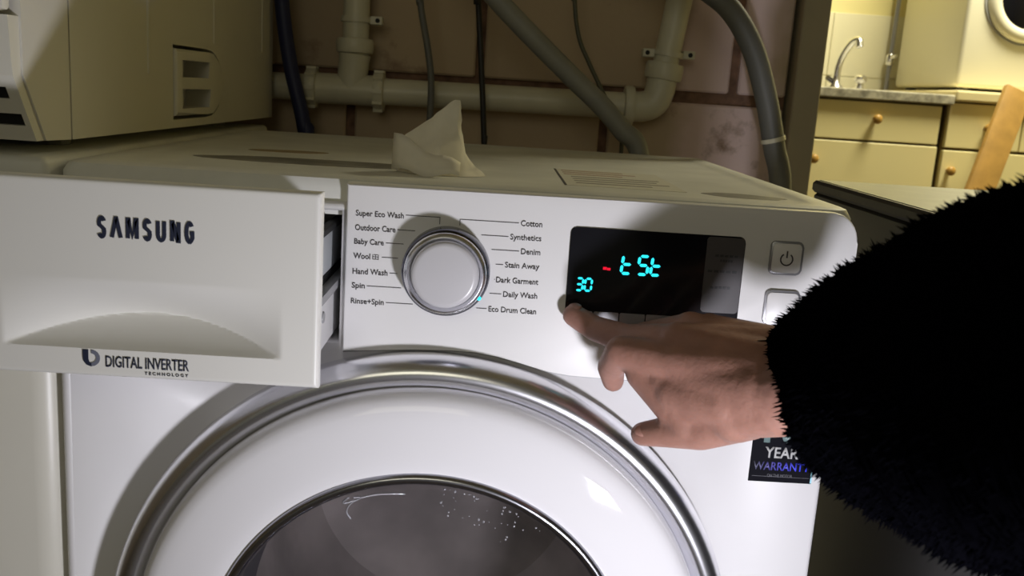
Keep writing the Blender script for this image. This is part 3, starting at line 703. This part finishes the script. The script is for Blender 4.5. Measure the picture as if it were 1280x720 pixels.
# ------------------------------------------------------------------ kitchen beyond the doorway
def knob(p, par):
    obj('knob', lathe_on([(0, .030), (.010, .029), (.0145, .023), (.013, .016), (.007, .010), (.007, 0), (0, 0)], p, (0, -1, 0), 16), WOODK, par, 60)
U = thing('kitchen_cabinet', 'cream base unit with drawer over door under the speckled grey worktop', 'cabinet', (1.0, 2.5, 0))
obj('cabinet_body', box(0.62, 1.374, 2.215, 2.78, 0.10, 0.966), GAP, U)
d = obj('drawer', box(0.976, 1.368, 2.195, 2.2145, 0.846, 0.961, .002, 1), CREAMD, U); knob((1.167, 2.195, .911), d)
d = obj('door', box(0.640, 0.970, 2.195, 2.2145, 0.12, 0.961, .002, 1), CREAMD, U)
d = obj('door', box(0.973, 1.371, 2.195, 2.2145, 0.12, 0.839, .002, 1), CREAMD, U); knob((0.990, 2.195, .781), d)
U2 = thing('kitchen_cabinet', 'cream base unit behind the wooden board, partly hidden by the sleeve', 'cabinet', (1.65, 2.5, 0))
obj('cabinet_body', box(1.388, 2.0, 2.215, 2.78, 0.10, 0.978), GAP, U2)
d = obj('drawer', box(1.392, 1.62, 2.195, 2.2145, 0.840, 0.974, .002, 1), CREAMD, U2); knob((1.51, 2.195, .905), d)
d = obj('door', box(1.390, 1.69, 2.195, 2.2145, 0.12, 0.831, .002, 1), CREAMD, U2); knob((1.414, 2.195, .770), d)
d = obj('door', box(1.693, 1.99, 2.195, 2.2145, 0.12, 0.831, .002, 1), CREAMD, U2)
d = obj('drawer', box(1.624, 1.99, 2.195, 2.2145, 0.840, 0.974, .002, 1), CREAMD, U2)
tag(obj('worktop', box(0.62, 1.394, 2.175, 2.79, 0.967, 0.997, .004, 2), WORKG), 'speckled grey laminate worktop in front of the tap', 'worktop')
tag(obj('worktop', box(1.396, 2.0, 2.175, 2.79, 0.979, 1.012, .006, 2), WORKC), 'cream edged worktop carrying the round door appliance', 'worktop')
tp = thing('sink_tap', 'chrome swan neck tap on the grey worktop', 'tap', (1.14, 2.5, 0.997))
obj('base', lathe_on([(0, 0), (.026, 0), (.024, .012), (.014, .022), (.012, .045), (0, .047)], (1.138, 2.5, .997), (0, 0, 1), 16), CHROME, tp, 50)
obj('spout', tube([(1.138, 2.5, 1.03), (1.141, 2.5, 1.075), (1.150, 2.49, 1.115), (1.165, 2.47, 1.150), (1.178, 2.45, 1.158), (1.180, 2.44, 1.135)], .0115, 12), CHROME, tp, 60)
obj('lever', tube([(1.125, 2.5, 1.025), (1.105, 2.49, 1.035)], .008, 10, False), DCHROME, tp, 60)
tk = thing('tap_handle', 'small chrome tap handle to the right of the swan neck tap', 'tap', (1.220, 2.5, .997))
obj('base', lathe_on([(0, 0), (.018, 0), (.014, .012), (.010, .028), (0, .030)], (1.220, 2.5, .997), (0, 0, 1), 14), CHROME, tk, 50)
obj('grip', lathe_on([(0, 0), (.016, .003), (.021, .012), (.019, .022), (.010, .028), (0, .029)], (1.220, 2.5, 1.022), (0, 0, 1), 10), CHROME, tk, 40)
wp = thing('wall_pipe', 'thin grey pipe with a valve rising against the cream kitchen tiles', 'pipe', (1.415, 2.765, 0.997))
obj('pipe', tube([(1.413, 2.76, .997), (1.417, 2.76, 1.50)], .008, 10, False), SILVER, wp, 60)
obj('valve', lathe_on([(.012, -.02), (.015, -.015), (.015, .015), (.012, .02)], (1.414, 2.76, 1.12), (0, 0, 1), 12), CHROME, wp, 50)
obj('valve_handle', lathe_on([(0, .028), (.008, .026), (.008, 0)], (1.414, 2.752, 1.128), (0.3, -1, 0.2), 10), CHROME, wp, 50)
A2 = thing('round_door_appliance', 'white appliance with round dark door standing on the kitchen worktop', 'appliance', (1.70, 2.5, 1.012))
obj('cabinet', box(1.425, 2.02, 2.255, 2.72, 1.024, 1.80, .014, 4), KAPPL, A2, 30)
for x in (1.47, 1.97):
    for y in (2.30, 2.68): obj('foot', lathe_on([(0, 0), (.018, 0), (.018, .014), (0, .014)], (x, y, 1.012), (0, 0, 1), 10), RUBBER, A2)
obj('door_ring', lathe([(.094, .005), (.096, -.014), (.108, -.022), (.126, -.018), (.134, -.006), (.136, .005)], 1.615, 1.300, 56, cy=2.253), KAPPL, A2, 60)
obj('door_seam', lathe([(.136, .003), (.136, -.002), (.142, -.002), (.142, .003)], 1.615, 1.300, 56, cy=2.253), GREYP, A2)
obj('door_window', lathe([(0, -.012), (.07, -.012), (.094, -.004), (.094, .004)], 1.615, 1.300, 48, cy=2.253), BLACKG, A2, 60)
bd = (Vector((1.535, 2.095, 1.020))-Vector((1.160, 1.805, 0.002))); bl = bd.length; bd.normalize()   # stands on the floor, leans on the worktop edge
bn = Vector((0, -1, 0)); bn = (bn-bd*bn.dot(bd)).normalized(); bs = bd.cross(bn)
bo = obj('wooden_board', box(-0.041, 0.041, -0.011, 0.011, 0.009, bl, .003, 2), WOODB, None, 30)
bmx = Matrix((bs, bn, bd)).transposed().to_4x4(); bmx.translation = Vector((1.160, 1.805, 0.002)); bo.matrix_world = bmx
tag(bo, 'yellow wooden board leaning against the kitchen worktop edge', 'board')

# ------------------------------------------------------------------ the person's hand and sleeve
def capsule(b, p0, p1, r0, r1, n=16):
    p0, p1 = Vector(p0), Vector(p1); L = (p1-p0).length; prof = []
    for i in range(7): a = -PI/2+PI/2*i/6; prof.append((r0*math.cos(a) if i else 0, r0*math.sin(a)))
    for i in range(7): a = PI/2*i/6; prof.append((r1*math.cos(a) if i < 6 else 0, L+r1*math.sin(a)))
    lathe_on(prof, p0, p1-p0, n, b)
def chain(b, pts):
    for (p, r), (q, s) in zip(pts, pts[1:]): capsule(b, p, q, r, s)
hb = bmesh.new()
Amcp, Bmcp, Rmcp, Pmcp = (.1560, -.0850, .7640), (.1535, -.1000, .7520), (.1680, -.0660, .7680), (.1860, -.0450, .7640)
W1, W2, W3, FA = (.2210, -.1230, .7680), (.2210, -.1480, .7600), (.2230, -.1480, .7500), (.2500, -.230, .7850)
chain(hb, [(Amcp, .0112), ((.1265, -.0500, .7535), .0108), ((.1065, -.0280, .7540), .0096), ((.0910, -.0145, .7600), .0086)])      # middle finger on the key
chain(hb, [(Bmcp, .0130), ((.1205, -.0740, .7500), .0118), ((.1165, -.0580, .7340), .0100), ((.1200, -.0500, .7215), .0082)])        # bent index
chain(hb, [(Rmcp, .0110), ((.1420, -.0300, .7530), .0088), ((.1470, -.0180, .7360), .0076), ((.1590, -.0220, .7280), .0068)])        # ring, curled away
chain(hb, [(Pmcp, .0100), ((.1640, -.0180, .7520), .0080), ((.1690, -.0140, .7370), .0068), ((.1790, -.0200, .7300), .0060)])        # little finger, curled away
chain(hb, [((.1990, -.1250, .7270), .0165), ((.1730, -.1080, .7085), .0135), ((.1530, -.0940, .7010), .0108), ((.1390, -.0830, .6945), .0086)])  # thumb
for m_, r in ((Amcp, .0125), (Bmcp, .0135), (Rmcp, .0120), (Pmcp, .0110)): 
    capsule(hb, m_, W2, r, .0200); capsule(hb, m_, W1, r*.95, .0170)
capsule(hb, Bmcp, (.1900, -.1250, .7260), .0120, .0180)
capsule(hb, (.1350, -.0820, .7380), (.1560, -.0980, .7200), .0120, .0135); capsule(hb, (.1480, -.0960, .7370), (.1640, -.1050, .7100), .0105, .0125); capsule(hb, (.1600, -.0980, .7300), (.1800, -.1100, .7180), .0120, .0140)
capsule(hb, (.1640, -.0980, .7380), (.1960, -.1300, .7340), .0110, .0190)
capsule(hb, (.1720, -.0820, .7400), (.2050, -.1300, .7440), .0130, .0200)
capsule(hb, (.1800, -.1120, .7200), (.2100, -.1450, .7420), .0155, .0210)
capsule(hb, (.1560, -.1010, .7320), (.1850, -.1250, .7350), .0150, .0190); capsule(hb, (.1600, -.1030, .7430), (.2000, -.1390, .7480), .0140, .0205); capsule(hb, (.1700, -.1080, .7280), (.2050, -.1400, .7520), .0165, .0200); capsule(hb, (.1950, -.1300, .7400), (.2380, -.1800, .7680), .0205, .0230)
capsule(hb, W2, FA, .0225, .0280); capsule(hb, W1, FA, .0200, .0300); capsule(hb, W3, FA, .0220, .0270)
capsule(hb, FA, (.2660, -.36, .826), .0320, .0400); capsule(hb, (.2660, -.36, .826), (.3800, -.56, .890), .0400, .0450)
hand = obj('person', hb, SKIN, None)
md = hand.modifiers.new('r', 'REMESH'); md.mode = 'VOXEL'; md.voxel_size = 0.0016; md.use_smooth_shade = True
md = hand.modifiers.new('s', 'SMOOTH'); md.factor = 0.5; md.iterations = 14
bake(hand)
tag(hand, 'hand in a black fleece sleeve pressing a key below the display', 'person')
def nail(p, normal, along, w_, l_):
    n_ = Vector(normal).normalized(); a = Vector(along); a = (a-n_*a.dot(n_)).normalized(); s = n_.cross(a)
    b = bmesh.new(); bmesh.ops.create_icosphere(b, subdivisions=2, radius=1)
    m_ = Matrix((a*l_, s*w_, n_*0.0012)).transposed().to_4x4(); m_.translation = Vector(p)
    b.transform(m_); return obj('fingernail', b, NAIL, hand, 180)
nail((.0915, -.0165, .7672), (-.25, -.35, .9), (-.75, .5, .3), .0042, .0056)
nail((.1165, -.0515, .7210), (-.7, -.55, -.1), (.1, .2, -1), .0042, .0052)
nail((.1375, -.0895, .6995), (-.2, -.6, .75), (-.8, .5, -.3), .0050, .0062)
# sleeve
path = [(.2360, -.122, .7650), (.2395, -.150, .7690), (.2480, -.200, .7800), (.2540, -.290, .8040), (.2760, -.390, .8350), (.3350, -.500, .8700), (.4100, -.600, .9050)]
def srad(t): return 0.036+0.046*min(1, max(0, t*6-0.6)/2.6)**1.15+0.003*math.sin(t*21)
sl = tube(path, srad, 40, per=14, cap=False)
for v in sl.verts:
    d = noise.noise_vector(v.co*22)*0.006; v.co += d
ends = [e for e in sl.edges if e.is_boundary]
r_ = bmesh.ops.extrude_edge_only(sl, edges=[e for e in ends if e.verts[0].co.y > -.2]); vs = [g for g in r_['geom'] if isinstance(g, bmesh.types.BMVert)]
cen = sum((v.co for v in vs), Vector())/len(vs)
for v in vs: v.co = cen + (v.co-cen)*0.86 + Vector((0.004, -0.022, 0.003))
sleeve = obj('sleeve', sl, FLEECE, hand, 180); sleeve['label'] = 'black fleece sleeve with a shaggy cuff'
sm = sleeve.data; sm.calc_loop_triangles()
fb_v, fb_f = [], []
tris = [(t.area, t) for t in sm.loop_triangles]; tot = sum(a for a, _ in tris)
for a, t in tris:
    kf = a/tot*15000; k = int(kf)+(1 if random.random() < kf-int(kf) else 0)
    vs = [sm.vertices[i].co for i in t.vertices]; nrm = (vs[1]-vs[0]).cross(vs[2]-vs[0]).normalized()
    axis_c = Vector((.247+max(0, -vs[0].y-.3)*.5, vs[0].y, .759+max(0, (-vs[0].y-.13))*.29))
    if nrm.dot(vs[0]-axis_c) < 0: nrm = -nrm
    for _ in range(k):
        u, v = random.random(), random.random()
        if u+v > 1: u, v = 1-u, 1-v
        p = vs[0]+(vs[1]-vs[0])*u+(vs[2]-vs[0])*v
        cl = noise.noise_vector(p*130)*0.9
        d = (nrm*0.75+cl+Vector((-0.1, 0.45, -0.30))).normalized()
        L = random.uniform(.0035, .0072); s = d.orthogonal().normalized()*0.0011; s2 = d.cross(s)
        q = p-nrm*.001; i0 = len(fb_v); bend = noise.noise_vector(p*90+Vector((7, 3, 1)))*L*.35
        fb_v += [q+s, q-s*.5+s2*.87, q-s*.5-s2*.87, q+d*L+bend]; fb_f += [(i0, i0+1, i0+3), (i0+1, i0+2, i0+3), (i0+2, i0, i0+3)]
fm = bpy.data.meshes.new('fur'); fm.from_pydata([tuple(v) for v in fb_v], [], fb_f); fm.materials.append(FLEECE)
fo = bpy.data.objects.new('fur', fm); C.objects.link(fo); attach(fo, sleeve); stuff(fo)
